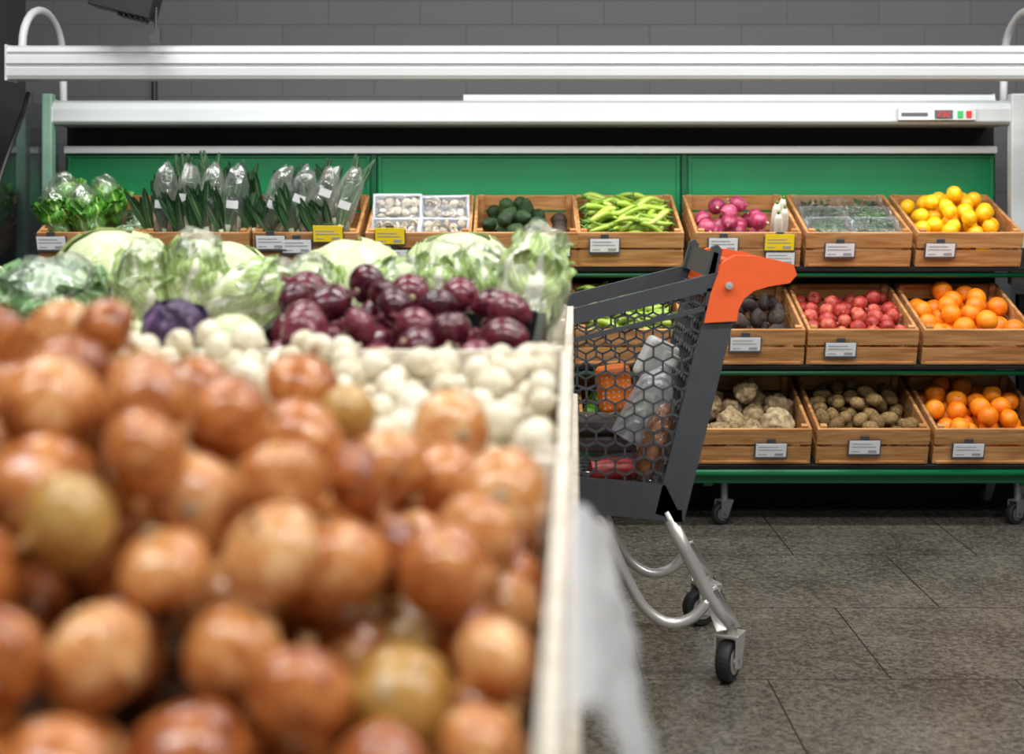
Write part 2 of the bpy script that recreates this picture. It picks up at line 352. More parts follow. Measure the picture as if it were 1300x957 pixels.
c=P(160,0,5.0); g=Geo(); R=Euler((0,math.radians(14),0)).to_matrix()
g.box(c,(.22,.12,.10),R)
for k in range(5): g.box(c+R@Vector((.0+.02*k,0,-.055)),(.010,.11,.014),R)
g.obj('lamp_housing',black,parent=lampe,bevel=.006)
g=Geo(); g.tube([c+Vector((0,0,.04)),(c.x,c.y,3.0)],.008,8); g.obj('rod',black,parent=lampe)
g=Geo(); q=P(198,38,5.0); g.tube([q+Vector((0,0,.08)),q],.006,8); g.box(q+Vector((0,0,-.02)),(.035,.03,.05)); g.obj('clip',tagdark,parent=lampe)
g=Geo(); g.tube([P(196,100,6.185),P(196,135,6.185)],.012,8); g.obj('wall_conduit',black,label='short black conduit fixed to the painted wall',category='pipe')
# ---------------------------------------------------------------- rack
TILT=math.radians(19)
ROWS=[(5.30,.911),(5.08,.573),(5.00,.234)]
rack=empty('produce_rack',(.9,5.3,0),'green metal produce rack on castors holding tilted crates','display rack')
xa,xb=XL+.03,XR+.15
for k,(D,z) in enumerate(ROWS):
    ct,st=math.cos(TILT),math.sin(TILT)
    x0=xa if k==0 else -.25
    par=case if k==0 else rack
    g=Geo(); 
    def q(y,zz): return (D+y*ct-zz*st, z+y*st+zz*ct)
    a=q(-.01,-.004); b_=q(.43,-.004); c_=q(.43,-.016); d_=q(-.01,-.016)
    g.prism([(x0,)+a,(x0,)+b_,(x0,)+c_,(x0,)+d_],(xb-x0,0,0)); g.obj('shelf_deck',vdark,parent=par)
    y_,z_=q(.0,-.034)
    g=Geo(); g.tube([(x0,y_,z_),(xb,y_,z_)],.010 if k<2 else .016,10); g.obj('shelf_rail',dgreen if k<2 else green,parent=par,smooth=True)
g=Geo(); g.box(((xb-.25)/2,5.06,.17),(xb+.25,.035,.03)); g.box(((xb-.25)/2,5.44,.15),(xb+.25,.035,.04)); 
for x in (-.2,.70,1.83): g.box((x,5.25,.155),(.035,.36,.03))
g.obj('base_frame',green,parent=rack,bevel=.003)
for x in (-.2,.712,1.99):
    g=Geo(); g.box((x,5.56,.48),(.03,.04,.62)); 
    for (D,z) in ROWS[1:]: g.beam((x,5.55,z+.05),(x,D+.05,z-.03),.02,.03)
    g.obj('upright',black,parent=rack)
def caster(parent,x,y,rw,yaw,fork,wheelm,topz,name='caster'):
    o=bpy.data.objects.new(name,None); COL.objects.link(o); o.location=(x,y,0); o.empty_display_size=.05
    setparent(o,parent)
    M=Matrix.Translation((x,y,0))@Matrix.Rotation(yaw,4,'Z')
    def T(g): g.v=[M@v for v in g.v]; return g
    g=Geo(); W=rw*.34
    M2=Matrix.Translation((0,0,rw))@Matrix.Rotation(pi/2,4,'X')
    pr=catmull([(rw*.60,-W),(rw*.9,-W),(rw,-W*.5),(rw,W*.5),(rw*.9,W),(rw*.60,W)],3)
    g.lathe(pr,28,M2); T(g).obj('wheel',wheelm,smooth=False,parent=o)
    g=Geo(); g.lathe([(rw*.55,-W*1.08),(rw*.6,-W*1.08),(rw*.6,W*1.08),(rw*.55,W*1.08)],20,M2); g.lathe([(rw*.18,-W*1.7),(rw*.18,W*1.7)],12,M2); T(g).obj('hub',fork,parent=o)
    g=Geo()
    for s_ in (-1,1):
        yy=s_*W*1.45
        g.prism([(-rw*.35,yy,rw*.8),(rw*.3,yy,rw*.7),(rw*1.0,yy,rw*2.2),(-rw*.25,yy,rw*2.2)],(0,W*.25*s_,0))
    g.box((rw*.38,0,rw*2.22),(rw*1.3,W*3.5,rw*.16)); g.tube([(rw*.38,0,rw*2.2),(rw*.38,0,topz)],rw*.35,12)
    T(g).obj('fork',fork,parent=o,bevel=.002)
for x in (-.15,.748,1.80): caster(rack,x,5.09,.038,.5,grey,rubber,.15)
for x in (-.15,1.80): caster(rack,x,5.42,.038,.5,grey,rubber,.13)
# ---------------------------------------------------------------- wooden crates
CW,CD,CH=.392,.43,.135
def cratemesh():
    g=Geo(); t=.011
    for z0,h in ((.0,.062),(.075,.058)):
        g.box((0,t/2,z0+h/2),(CW,t,h)); g.box((0,CD-t/2,z0+h/2),(CW,t,h))
        for s_ in (-1,1): g.box((s_*(CW/2-t/2),CD/2,z0+h/2),(t,CD-2*t-.002,h))
    for sx_ in(-1,1):
        for yy in (t+.011,CD-t-.011): g.box((sx_*(CW/2-t-.012),yy,CH/2+.003),(.022,.02,CH+.004))
    for i in range(5): g.box((0,.03+i*(CD-.06)/4,.006),(CW-2*t-.001,.07,.008))
    return g.mesh('wooden_crate',wood)
cme=cratemesh()
def tilt(D,z,x): return Matrix.Translation((x,D,z))@Matrix.Rotation(TILT,4,'X')
tagg=Geo(); tagg.box((0,0,0),(.115,.006,.058)); tagg.box((0,-.004,-.027),(.115,.006,.006)); tagg.box((0,.0,.035),(.03,.005,.02)); tagme=tagg.mesh('tag_holder',[tagdark])
cg=Geo(); cg.box((0,-.0045,.003),(.106,.002,.050)); cardme=cg.mesh('card',[card]); cy=Geo(); cy.box((0,-.0045,.006),(.108,.002,.064)); cyme=cy.mesh('card',[yellowc])
pg=Geo()
for k,(w,zz) in enumerate(((.07,.018),(.085,.006),(.03,-.012))): pg.box((-.045+w/2,-.006,zz),(w,.001,.003))
pg.box((.028,-.006,-.012),(.03,.001,.010)); pgme=pg.mesh('printed_text',[solid('print_grey',(160,162,165),.6)])
ROWC=[[118,252,390,532,668,800,948,1088,1228],[655,800,950,1093,1239],[660,808,957,1106,1254]]
what=[['bagged lettuce','bagged leeks','bagged leeks','packed mushrooms','avocados','green peppers','pink radishes','packed herbs','lemons'],
['green beans','green peppers','beetroots','pomegranates','oranges'],['potatoes','limes','celeriac','kiwis','oranges']]
CR={}
for r_,row in enumerate(ROWC):
    D,z=ROWS[r_]
    for i,px in enumerate(row):
        x=(px-650)*D/F; M=tilt(D,z,x)
        place(cme,'wooden_crate',M,f'slatted honey-wood crate tilted forward, holding {what[r_][i]}','crate','slatted wooden produce crates'); CR[(r_,i)]=M
def tag(r_,px,py,yellow=False,rot=0):
    D,z=ROWS[r_]; x=(px-650)*(D-.02)/F; zz=H+(250-py)*(D-.03)/F
    lz=(zz-z)/math.cos(TILT)
    M=tilt(D,z,x)@Matrix.Translation((0,-.009,lz))@Matrix.Rotation(rot,4,'Y')
    h=place(tagme,'price_tag',M,('yellow' if yellow else 'white')+' price card in grey holder clipped to a crate','price tag','shelf price tags')
    kid(cyme if yellow else cardme,'card',h); kid(pgme,'printed_text',h)
for a in ((0,68,308),(0,345,307,0),(0,418,297,1),(0,378,312,0),(0,496,300,1),(0,500,325,0),(0,705,316),(0,767,311),(0,917,310),(0,988,308,1),(0,990,328,0),(0,1065,317),(0,1192,317),(1,945,436),(1,1066,443),(2,978,571),(2,1096,567),(2,1228,571)):
    tag(*a)
# ---------------------------------------------------------------- produce meshes
def blob(name,mat,sc=(1,1,1),amp=.05,fr=1.3,seg=24,rings=16,seed=0,fine=0,nub=0):
    g=Geo(); pr=[]
    for i in range(rings+1):
        a=-pi/2+pi*i/rings; pr.append((max(.004,math.cos(a)),math.sin(a)))
    g.lathe(pr,seg)
    o=Vector((seed*7.3,seed*1.7,0)); out=[]
    for v in g.v:
        n_=noise.noise(v*fr+o)*amp + (noise.noise(v*fr*4+o)*fine if fine else 0)
        w=v*(1+n_)
        if nub and v.z>.93: w.z+=nub*(v.z-.93)/.07
        if nub and v.z<-.93: w.z+=nub*.6*(-.93-v.z)/.07
        out.append(Vector((w.x*sc[0],w.y*sc[1],w.z*sc[2])))
    g.v=out; return g.mesh(name,mat,True)
brown=produce('brown_onion_skin',[(92,40,16),(146,76,32),(184,110,54),(208,144,84),(228,184,130)],rough=.25,nscale=1.6,stripes=3.2,coat=.4,rv=.75,bump=.15,bscale=6)
redon=produce('red_onion_skin',[(40,12,20),(72,20,34),(104,34,50),(138,70,82)],rough=.24,nscale=2.0,stripes=3.0,coat=.4)
whion=produce('white_onion_skin',[(194,180,146),(222,212,186),(240,234,216)],rough=.4,nscale=2,stripes=2.5)
drystem=solid('dry_stem',(176,132,84),.8,var=.2,scale=60); redstem=solid('red_dry_stem',(120,60,74),.8,var=.2,scale=60)
rootm=solid('root_fibre',(186,166,130),.9,var=.3,scale=90)
def onion(name,mat,tall=1.0,seed=0,wid=1.0):
    pts=[(.03,-.86),(.16,-.88),(.45,-.80),(.78,-.53),(.97,-.1),(.96,.25),(.78,.58),(.46,.80),(.2,.93),(.11,1.02)]
    pr=catmull([(a*(wid if a>.2 else 1),b*tall) for a,b in pts],3)
    g=Geo(); g.lathe(pr,32,None,lambda a,z:1+.03*math.cos(2*a+seed)+.015*math.cos(5*a+seed*2)); return g.mesh(name,mat,True)
def stemmesh(mat,tall):
    g=Geo(); 
    for k in range(4):
        a=k*1.7; g.tube([(0,0,.90*tall),(.05*math.cos(a),.05*math.sin(a),1.1*tall),(.13*math.cos(a),.13*math.sin(a),1.26*tall)],[.11,.07,.015],6)
    return g.mesh('stem',mat,True)
def rootmesh(tall):
    g=Geo(); g.lathe([(.02,-.80*tall),(.14,-.87*tall),(.16,-.90*tall),(.1,-.94*tall),(.02,-.95*tall)],10); return g.mesh('root',rootm,True)
# ---------------------------------------------------------------- front display
EA=math.atan(.045); DM=Matrix.Translation((-.006,0,0))@Matrix.Rotation(-EA,4,'Z')
def bin_(name,u0,u1,v0,v1,zb,rn,rf,mat,label,t=.014,slats=True):
    g=Geo()
    for u in (u0,u1-t):
        for fa,fb in ((0,.47),(.53,1)) if slats else ((0,1),):
            p=[(u,v0,zb+(rn-zb)*fa),(u,v1,zb+(rf-zb)*fa),(u,v1,zb+(rf-zb)*fb),(u,v0,zb+(rn-zb)*fb)]
            g.prism(p,(t,0,0))
    for v,zt in ((v0,rn),(v1-t,rf)):
        for fa,fb in ((0,.47),(.53,1)) if slats else ((0,1),):
            za,zc=zb+(zt-zb)*fa,zb+(zt-zb)*fb
            g.box(((u0+u1)/2,v+t/2,(za+zc)/2),(u1-u0-2*t,t,zc-za))
    g.box(((u0+u1)/2,(v0+v1)/2,zb+.005),(u1-u0-2*t-.002,v1-v0-2*t-.002,.01))
    for u in (u0+t+.014,u1-t-.014):
        for v,zt in ((v0+t+.014,rn),(v1-t-.014,rf)): g.box((u,v,(zb+zt)/2+.004),(.026,.026,zt-zb+.004))
    g.v=[DM@v for v in g.v]; o=g.obj(name,mat,origin=DM@Vector(((u0+u1)/2,(v0+v1)/2,zb)),bevel=.0015,label=label,category='crate',group='crates on the display table'); return o
tb=empty('display_table',DM@Vector((-.6,1.9,0)),'long low display table carrying crates of vegetables','display table')
def tbox(nm,c,d,mat):
    g=Geo(); g.box(c,d); g.v=[DM@v for v in g.v]; g.obj(nm,mat,parent=tb,bevel=.004)
tbox('tabletop',(-.63,1.93,.69),(1.28,2.74,.05),palewood)
tbox('side_panel',(-.03,1.93,.37),(.02,2.6,.588),palewood); tbox('side_panel',(-1.22,1.93,.37),(.02,2.6,.588),palewood)
tbox('end_panel',(-.63,.66,.37),(1.17,.02,.588),palewood); tbox('end_panel',(-.63,3.2,.37),(1.17,.02,.588),palewood); tbox('kickboard',(-.63,1.93,.037),(1.16,2.5,.07),vdark)
def liner(fn,crate,nu,nv,mat):
    g=Geo(); g.grid(fn,nu,nv); setparent(g.obj('sloped_liner',mat),crate)
def clamp(a,l=0,h=1): return max(l,min(h,a))
def Sb(u,v):
    X=u+.045
    s=.905+.12*clamp((-X-.02)/.38)+.03*math.exp(-((X+.24)**2/.018+(v-1.03)**2/.02))+.012*clamp((v-1.2)/.2)
    if v<1.0: s-=(1.0-v)*.64
    return s
def Bb(u,v): return max(.728,Sb(u,v)-.15)
oc=bin_('vegetable_crate',-.70,0,.60,1.44,.716,.885,.905,palewood,'large pale wooden crate heaped with brown onions')
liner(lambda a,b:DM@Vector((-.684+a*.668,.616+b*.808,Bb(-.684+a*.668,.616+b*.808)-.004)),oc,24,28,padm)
Q=pack(300,.030,.043,(-.684,-.016),(.616,1.424),Bb,lambda u,v:Sb(u,v)+.012,tries=120,maxfail=60)
brown_y=produce('yellow_onion_skin',[(150,106,44),(182,140,72),(206,176,110)],rough=.3,nscale=2.0,stripes=3.0,coat=.35,rv=.5)
obm=[onion('brown_onion',brown,t_,s_) for t_,s_ in((.92,0),(.82,2),(1.0,4))]+[onion('brown_onion',brown_y,.95,1)]
st=stemmesh(drystem,.93); rt=rootmesh(.93)
for x,y,z,r in Q:
    yel=rnd.random()<.10; me=obm[3] if yel else rnd.choice(obm[:3])
    o=place(me,'brown_onion',DM@Matrix.Translation((x,y,z))@rotrand()@Matrix.Scale(r*.99,4),'pale yellow-green onion with dry papery skin' if yel else 'shiny copper-brown onion with dry papery skin','onion','brown onions heaped in the crate')
    kid(st,'stem',o); kid(rt,'root',o)
def Sw(u,v): return .912+.050*clamp((v-1.5)/.4)+.012*math.sin(u*9)+.008*math.sin(v*22+u*7)
def Bw(u,v): return Sw(u,v)-.062
wc=bin_('vegetable_crate',-.80,0,1.47,2.0,.716,.900,.955,palewood,'pale wooden crate filled with small white onions')
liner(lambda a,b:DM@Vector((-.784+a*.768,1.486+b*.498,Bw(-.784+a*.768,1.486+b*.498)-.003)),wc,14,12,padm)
Q=pack(300,.018,.028,(-.784,-.016),(1.486,1.984),Bw,lambda u,v:Sw(u,v)+.004,tries=50)
wm=[onion('white_onion',whion,t_,s_,w_) for t_,s_,w_ in((.95,0,.9),(.82,3,1),(1.0,5,.84))]; stw=stemmesh(whion,.95)
for x,y,z,r in Q:
    o=place(rnd.choice(wm),'white_onion',DM@Matrix.Translation((x,y,z))@rotrand()@Matrix.Scale(r*.99,4),'small smooth white onion with dry neck','onion','small white onions in the crate'); kid(stw,'stem',o)
def Sr(u,v): return .945+.06*clamp((v-2.05)/.3)+.012*math.sin(u*14)
def Br(u,v): return Sr(u,v)-.09
rc=bin_('vegetable_crate',-.50,-.045,2.03,2.46,.716,.945,.97,black,'black plastic crate of red onions',slats=False)
liner(lambda a,b:DM@Vector((-.484+a*.423,2.046+b*.398,Br(-.484+a*.423,2.046+b*.398)-.003)),rc,10,10,black)
Q=pack(80,.031,.042,(-.484,-.061),(2.046,2.444),Br,lambda u,v:Sr(u,v)+.008,tries=60)
rm=[onion('red_onion',redon,t_,s_,w_) for t_,s_,w_ in((1.05,0,.86),(.8,3,1),(1.1,5,.78))]; str_=stemmesh(redstem,1.05)
for x,y,z,r in Q:
    o=place(rnd.choice(rm),'red_onion',DM@Matrix.Translation((x,y,z))@Euler((rnd.uniform(1.0,2.1),rnd.uniform(-.5,.5),rnd.uniform(0,6.28))).to_matrix().to_4x4()@Matrix.Scale(r*.99,4),'glossy dark purple-red onion','onion','red onions in the black crate'); kid(str_,'stem',o); kid(rt,'root',o)
# leafy heads
def head(name,mat,prof,L_,nleaf,wid,flare=.0,ruf=.02,seed=0,vmax=1.0,layers=3,core=True,close=0):
    g=Geo(); rr=random.Random(seed)
    if core:
        g.lathe([(max(.002,prof(i/14)*.86),L_*(i/14)*.96) for i in range(15)],20)
        for i in range(len(g.v)): g.uv[i]=((g.uv[i][0]*6)%1,g.uv[i][1]*.9)
    for i in range(nleaf):
        ly=i//max(1,nleaf//layers); th=i*2.399+rr.uniform(-.2,.2); w=wid*rr.uniform(.85,1.15); k=.9+.05*ly; top=vmax*rr.uniform(.86,1.0); ph=rr.uniform(0,6); lv=1-.07*(ly)
        def fn(a,b,th=th,w=w,k=k,top=top,ph=ph,lv=lv,ly=ly):
            u=a*2-1; v=b*top*lv; ww=w*(.35+.65*math.sin(min(1,.12+b*1.0)*pi/2))*(math.sqrt(max(0.0,1-max(0,(b-.72)/.28)**2*.85)))
            ang=th+u*ww; R=prof(v)*k+.003+ flare*b*b*(1+.5*ly) + ruf*b*(abs(u)**1.5)*math.sin(ph+u*9+b*7)*.5 + ruf*.35*math.sin(b*17+ph)*b + (.006*(1-min(1,abs(u)*5))*(1-b))
            z=v*L_ - ruf*.5*abs(u)*math.sin(ph+u*6)
            return (R*math.cos(ang),R*math.sin(ang),z)
        g.grid(fn,12,14)
    return g.mesh(name,mat,True)
napam=leafmat('napa_leaf',(232,235,212),(200,215,154),(144,176,86),ribw=.22,vein=.6)
whcm=leafmat('white_cabbage_leaf',(228,232,208),(220,226,192),(202,214,160),ribw=.05,vein=.4)
lettm=leafmat('lettuce_leaf',(170,204,104),(86,152,42),(56,124,28),ribw=.07,vein=.3)
savm=leafmat('savoy_leaf',(198,214,180),(136,168,118),(100,142,88),ribw=.06,vein=.6)
purpm=leafmat('red_cabbage_leaf',(120,92,130),(70,46,86),(50,32,66),ribw=.05,vein=.3)
napaP=lambda v:.052*(math.sin(min(1,.18+v*.82)*pi*.86)**.55 if v<1 else .3)+.004
ballP=lambda v:math.sqrt(max(.0004,1-(2*v-1)**2))
napa=[head('napa_cabbage',napam,napaP,.26,14,.85,.004,.018,s) for s in (1,2,3)]
whc=[head('white_cabbage',whcm,lambda v:.135*ballP(min(.995,v)),.22,14,1.2,.0,.006,s,vmax=.97) for s in (4,5)]
sav=[head('savoy_cabbage',savm,lambda v:.09*ballP(min(.99,v)),.16,13,1.0,.02,.03,s,vmax=.93) for s in (6,)]
lett=[head('lettuce_head',lettm,lambda v:.024+.03*v,.24,20,.8,.016,.03,s) for s in (8,9)]
purp=[head('red_cabbage',purpm,lambda v:.05*ballP(min(.99,v)),.095,12,1.2,.0,.006,11,vmax=.97)]
def filmshell(sc,seed,amp=.16,mt=None):
    g=Geo(); pr=[(max(.01,math.cos(a)**.7 if math.cos(a)>0 else .01),math.sin(a)) for a in [-pi/2+pi*i/20 for i in range(21)]]
    g.lathe(pr,28); o=Vector((seed*3.1,0,seed)); out=[]
    for v in g.v:
        f1=1+amp*noise.noise(v*2.2+o)+amp*.6*noise.noise(v*5.5+o); out.append(Vector((v.x*f1*sc[0],v.y*f1*sc[1],v.z*(1+amp*noise.noise(v*2.6+o))*sc[2])))
    g.v=out; return g.mesh('plastic_wrap',mt or film,True)
bin_('vegetable_crate',-1.20,0,2.49,2.86,.716,.90,.92,palewood,'pale crate of wrapped napa cabbages')
bin_('vegetable_crate',-1.20,0,2.88,3.26,.716,.90,.92,palewood,'pale crate of large white cabbages')
def headat(me,name,px,py,D,sc,rx,ry,rz,label,cat,h,wr=None,group=None):
    c=P(px,py,D); R=Euler((rx,ry,rz)).to_matrix().to_4x4()
    S_=Matrix.Diagonal(Vector(sc if hasattr(sc,'__len__') else (sc,sc,sc)).to_4d()); S_[3][3]=1
    o=place(me,name,Matrix.Translation(c)@R@S_@Matrix.Translation((0,0,-h/2)),label,cat,group)
    if wr: kid(filmshell(wr,int(px),.2,wrap),'plastic_wrap',o,Matrix.Translation((0,0,h/2)),'crinkled clear plastic wrap')
    return o
WN='upright napa cabbage in crinkled clear plastic wrap'
for k,(px,py,D,sc,ry,rx,rz) in enumerate(((180,374,2.60,.66,.05,.15,0),(246,364,2.62,.72,-.12,.1,2),(322,374,2.60,.66,1.2,.1,0),(402,380,2.64,.62,-.5,.1,1),(490,376,2.64,.64,.9,.15,0),(556,370,2.64,.64,.2,.1,1),(676,362,2.60,.80,.30,.05,1),(618,374,2.70,.68,-.2,.15,0),(118,394,2.64,.62,-.9,.1,0))):
    headat(napa[k%3],'napa_cabbage',px,py,D,(.92*(sc+.3),.92*(sc+.3),sc),rx,ry,rz,WN,'cabbage',.26,(.064,.064,.145),'wrapped napa cabbages')
headat(sav[0],'savoy_cabbage',66,385,2.60,.92,.2,.1,0,'green savoy cabbage in clear plastic wrap','cabbage',.16,(.108,.108,.09)); headat(sav[0],'savoy_cabbage',-56,392,2.62,.8,-.2,.2,2,'green savoy cabbage in clear plastic wrap','cabbage',.16,(.108,.108,.09))
for k,(px,py,D,sc) in enumerate(((138,348,3.04,.92),(286,358,3.06,.86),(440,358,3.06,.90),(586,350,3.06,.92),(-6,388,3.06,.78))):
    headat(whc[k%2],'white_cabbage',px,py,D,sc,.25,.1*k-.2,k*2.1,'large pale green-white cabbage with tight smooth leaves','cabbage',.22,None,'large white cabbages')
headat(purp[0],'red_cabbage',226,418,2.14,1.0,.3,.2,1,'small dark purple cabbage beside the red onions','cabbage',.095)
for px,D in ((150,2.2),(292,2.12),(75,2.2)): headat(whc[0],'white_cabbage',px,432,D,.36,.2,.1,px,'small white cabbage beside the red onions','cabbage',.22)
bin_('vegetable_crate',-.95,-.52,2.03,2.46,.716,.92,.93,palewood,'pale crate with small cabbages',slats=True)
g=Geo()
def sheet(a,b):
    v=.70+.52*a; 
    prof=[(-.004,.888),(.001,.905),(.012,.908),(.028,.885),(.040+.006*math.sin(a*9),.82),(.046+.010*math.sin(a*14),.74),(.045,.65)]
    t=b*(len(prof)-1); i=min(int(t),len(prof)-2); f=t-i
    u=prof[i][0]*(1-f)+prof[i+1][0]*f; z=prof[i][1]*(1-f)+prof[i+1][1]*f
    n_=(noise.noise(Vector((a*9,b*7,1)))*.020+noise.noise(Vector((a*24,b*16,5)))*.010)*max(0,b-.1)*1.4
    return DM@Vector((u+abs(n_)+.001,v+n_*.6,z+n_*.3+.012*(1-a)))
g.grid(sheet,60,40); g.obj('plastic_sheet',milky,True,label='crumpled translucent plastic liner draped over the crate edge',category='plastic sheet')
# ---------------------------------------------------------------- crate contents
def local_pack(key,n,rmin,rmax,mound=.03,y0=.02,y1=.40,x0=-.182,x1=.182,base=.012):
    def surf(x,y): return CH-.03+mound*math.cos(x/.2*pi/2)*math.sin(clamp((y-.0)/.43)*pi)
    return pack(n,rmin,rmax,(x0,x1),(y0,y1),lambda x,y:base,surf,tries=30,maxfail=10)
def fill(key,meshes,name,label,cat,n,rmin,rmax,mound=.03,full=True,base=.03,kids=None,**kw):
    Q=local_pack(key,n,rmin,rmax,mound,base=base,**kw)
    for x,y,z,r in Q:
        o=place(rnd.choice(meshes),name,CR[key]@Matrix.Translation((x,y,z))@rotrand(full)@Matrix.Scale(r,4),label,cat,f'{name.replace("_"," ")}s in the crate')
        if kids:
            for nm,me in kids: kid(me,nm,o)
orm=produce('orange_peel',[(230,112,8),(242,134,14),(248,154,28)],rough=.42,nscale=1.5,bump=.25,bscale=9)
lem=produce('lemon_peel',[(236,160,8),(246,184,16),(250,202,30)],rough=.4,nscale=1.5,bump=.25,bscale=9)
butt=solid('calyx_green',(90,100,40),.7)
om=[blob('orange',orm,(1,1,.95),.04,seed=s) for s in range(2)]; bg=Geo(); bg.lathe([(.01,.93),(.07,.95),(.06,.985),(.01,.99)],8); bme=bg.mesh('calyx',butt)
OL='round bright orange with pitted peel'
fill((1,4),om,'orange',OL,'orange',60,.035,.040,.055,kids=[('calyx',bme)])
fill((2,4),om,'orange',OL,'orange',60,.033,.038,.055,kids=[('calyx',bme)])
lm=[blob('lemon',lem,(.95,.95,1),.04,seed=s,nub=.1) for s in range(2)]
fill((0,8),lm,'lemon','deep yellow lemon with waxy peel','lemon',90,.028,.033,.11)
kwm=produce('kiwi_skin',[(92,70,38),(128,102,60),(156,130,84)],rough=.85,nscale=3,bump=.4,bscale=30)
fill((2,3),[blob('kiwi',kwm,(.84,.84,1.12),.04,seed=s) for s in range(3)],'kiwi','brown fuzzy oval kiwi fruit','kiwi',90,.025,.032,.05)
clm=produce('celeriac_skin',[(112,90,62),(160,138,102),(198,180,142)],rough=.85,nscale=3,bump=1.0,bscale=10)
fill((2,2),[blob('celeriac',clm,(1,1,.9),.25,2.0,seed=s,fine=.12,seg=32,rings=24) for s in range(3)],'celeriac','knobbly beige celeriac root bulb','celeriac',22,.042,.06,.055)
btm=produce('beet_skin',[(32,24,22),(52,40,36),(74,60,52)],rough=.75,nscale=3,bump=.5,bscale=20)
def rooted(name,mat,seed,sc=(1,1,.9)):
    g=Geo(); pr=catmull([(.02,-1.5),(.05,-1.2),(.2,-.95),(.62,-.7),(.95,-.15),(.96,.25),(.7,.65),(.3,.85),(.2,.95),(.12,1.0)],3)
    g.lathe([(a*sc[0],b*sc[2]) for a,b in pr],24,None,lambda a,z:1+.05*math.cos(2*a+seed)+.03*math.cos(3*a)); return g.mesh(name,mat,True)
fill((1,2),[rooted('beetroot',btm,s,(.95,1,.62)) for s in range(2)],'beetroot','dark dusty beetroot with thin tail','beetroot',50,.030,.038,.035)
pmm=produce('pomegranate_skin',[(140,34,32),(176,58,50),(206,110,84)],rough=.45,nscale=2)
g=Geo(); pr=catmull([(.02,-.9),(.4,-.85),(.85,-.45),(.96,.05),(.8,.55),(.4,.8),(.2,.86),(.2,1.0),(.28,1.15)],3); g.lathe(pr,20,None,lambda a,z:1+.04*math.cos(5*a)); pmesh=g.mesh('pomegranate',pmm,True)
g=Geo()
for k in range(5):
    a=k*2*pi/5; g.prism([(.2*math.cos(a-.4),.2*math.sin(a-.4),.95),(.2*math.cos(a+.4),.2*math.sin(a+.4),.95),(.34*math.cos(a),.34*math.sin(a),1.3)],(-.02*math.cos(a),-.02*math.sin(a),0))
crown=g.mesh('crown',solid('pale_red',(206,130,110),.6))
fill((1,3),[pmesh],'pomegranate','dull red pomegranate with open crown','pomegranate',70,.025,.031,.03,kids=[('crown',crown)])
avm=produce('avocado_skin',[(22,42,18),(34,62,26),(54,84,36)],rough=.5,nscale=3,bump=.7,bscale=25)
avb=produce('ripe_avocado_skin',[(38,28,24),(56,42,34),(72,56,44)],rough=.55,nscale=3,bump=.7,bscale=25)
def avo(mat):
    g=Geo(); g.lathe([(a*.95,b) for a,b in catmull([(.02,-.95),(.4,-.88),(.8,-.5),(.86,-.1),(.62,.42),(.42,.8),(.22,1.02),(.03,1.07)],3)],20); return g.mesh('avocado',mat,True)
fill((0,4),[avo(avm)],'avocado','dark green avocado with pebbly skin','avocado',40,.034,.040,.045,x1=.08); fill((0,4),[avo(avb)],'avocado','ripe brown-black avocado with pebbly skin','avocado',10,.036,.040,.03,x0=.09)
ppm=produce('green_pepper_skin',[(112,146,36),(148,176,56),(176,196,84)],rough=.3,nscale=1.5,coat=.3); pst=solid('pepper_stem',(86,130,40),.5)
def pepper(seed):
    rr=random.Random(seed); pts=[];rad=[]
    for i in range(11):
        t=i/10; pts.append(((t-.5)*.12,.018*math.sin(t*pi*1.2+seed),.012*math.sin(t*3+seed*2))); rad.append(.0135*math.sqrt(max(.02,1-t**1.7))*(.75+.25*min(1,t*6)))
    g=Geo(); g.tube(pts,rad,10); a=g.mesh('green_pepper',ppm,True)
    g=Geo(); g.tube([pts[0],Vector(pts[0])+Vector((-.012,0,.002)),Vector(pts[0])+Vector((-.026,.004,.012))],[.008,.004,.003],7); return a,g.mesh('stem',pst,True)
peps=[pepper(s) for s in range(5)]
def fillpep(key,n,zt=.125):
    per=n//4
    for i in range(n):
        ly=min(3,i//per); k=i%per; x=-.10+.20*(k%3)/2+rnd.uniform(-.02,.02); x=max(-.098,min(.098,x)); y=.075+.28*(k//3)/max(1,(per//3-1)); y=min(max(.07,y),.355)+rnd.uniform(-.008,.008)
        z=zt-.07+.024*ly+.035*math.sin(y/.43*pi)
        a,b_=rnd.choice(peps); M=CR[key]@Matrix.Translation((x,y,z))@Euler((rnd.uniform(0,6),rnd.uniform(-.15,.15),rnd.choice((0,pi))+rnd.uniform(-.7,.7))).to_matrix().to_4x4()@Matrix.Scale(rnd.uniform(.85,1.05),4)
        o=place(a,'green_pepper',M,'long glossy pale green pepper','pepper','long green peppers in the crate'); kid(b_,'stem',o)
fillpep((0,5),108); fillpep((1,1),84,.12); fillpep((1,0),48,.12)
lim=produce('lime_peel',[(60,110,30),(90,140,40),(120,165,60)],rough=.4,nscale=2)
fill((2,1),[blob('lime',lim,(.9,.9,1.05),.03,nub=.1)],'lime','small round green lime fruit','lime',50,.028,.033,.02)
ptm=produce('potato_skin',[(140,106,60),(176,142,90),(196,166,114)],rough=.7,nscale=3)
fill((2,0),[blob('potato',ptm,(.9,.8,1.15),.12)],'potato','pale brown oval raw potato','potato',40,.032,.040,.02)
rdm=produce('radish_skin',[(132,34,68),(166,54,90),(192,96,122)],rough=.4,nscale=2)
rstem=solid('radish_stem',(200,200,140),.6); g=Geo(); g.tube([(0,0,.8),(0,0,1.05)],[.16,.12],8); rsm=g.mesh('stem',rstem,True)
fill((0,6),[rooted('pink_radish',rdm,s,(.78,1,.95)) for s in range(2)],'pink_radish','large smooth magenta-pink radish','radish',34,.034,.044,.05,x1=.10,kids=[('stem',rsm)])
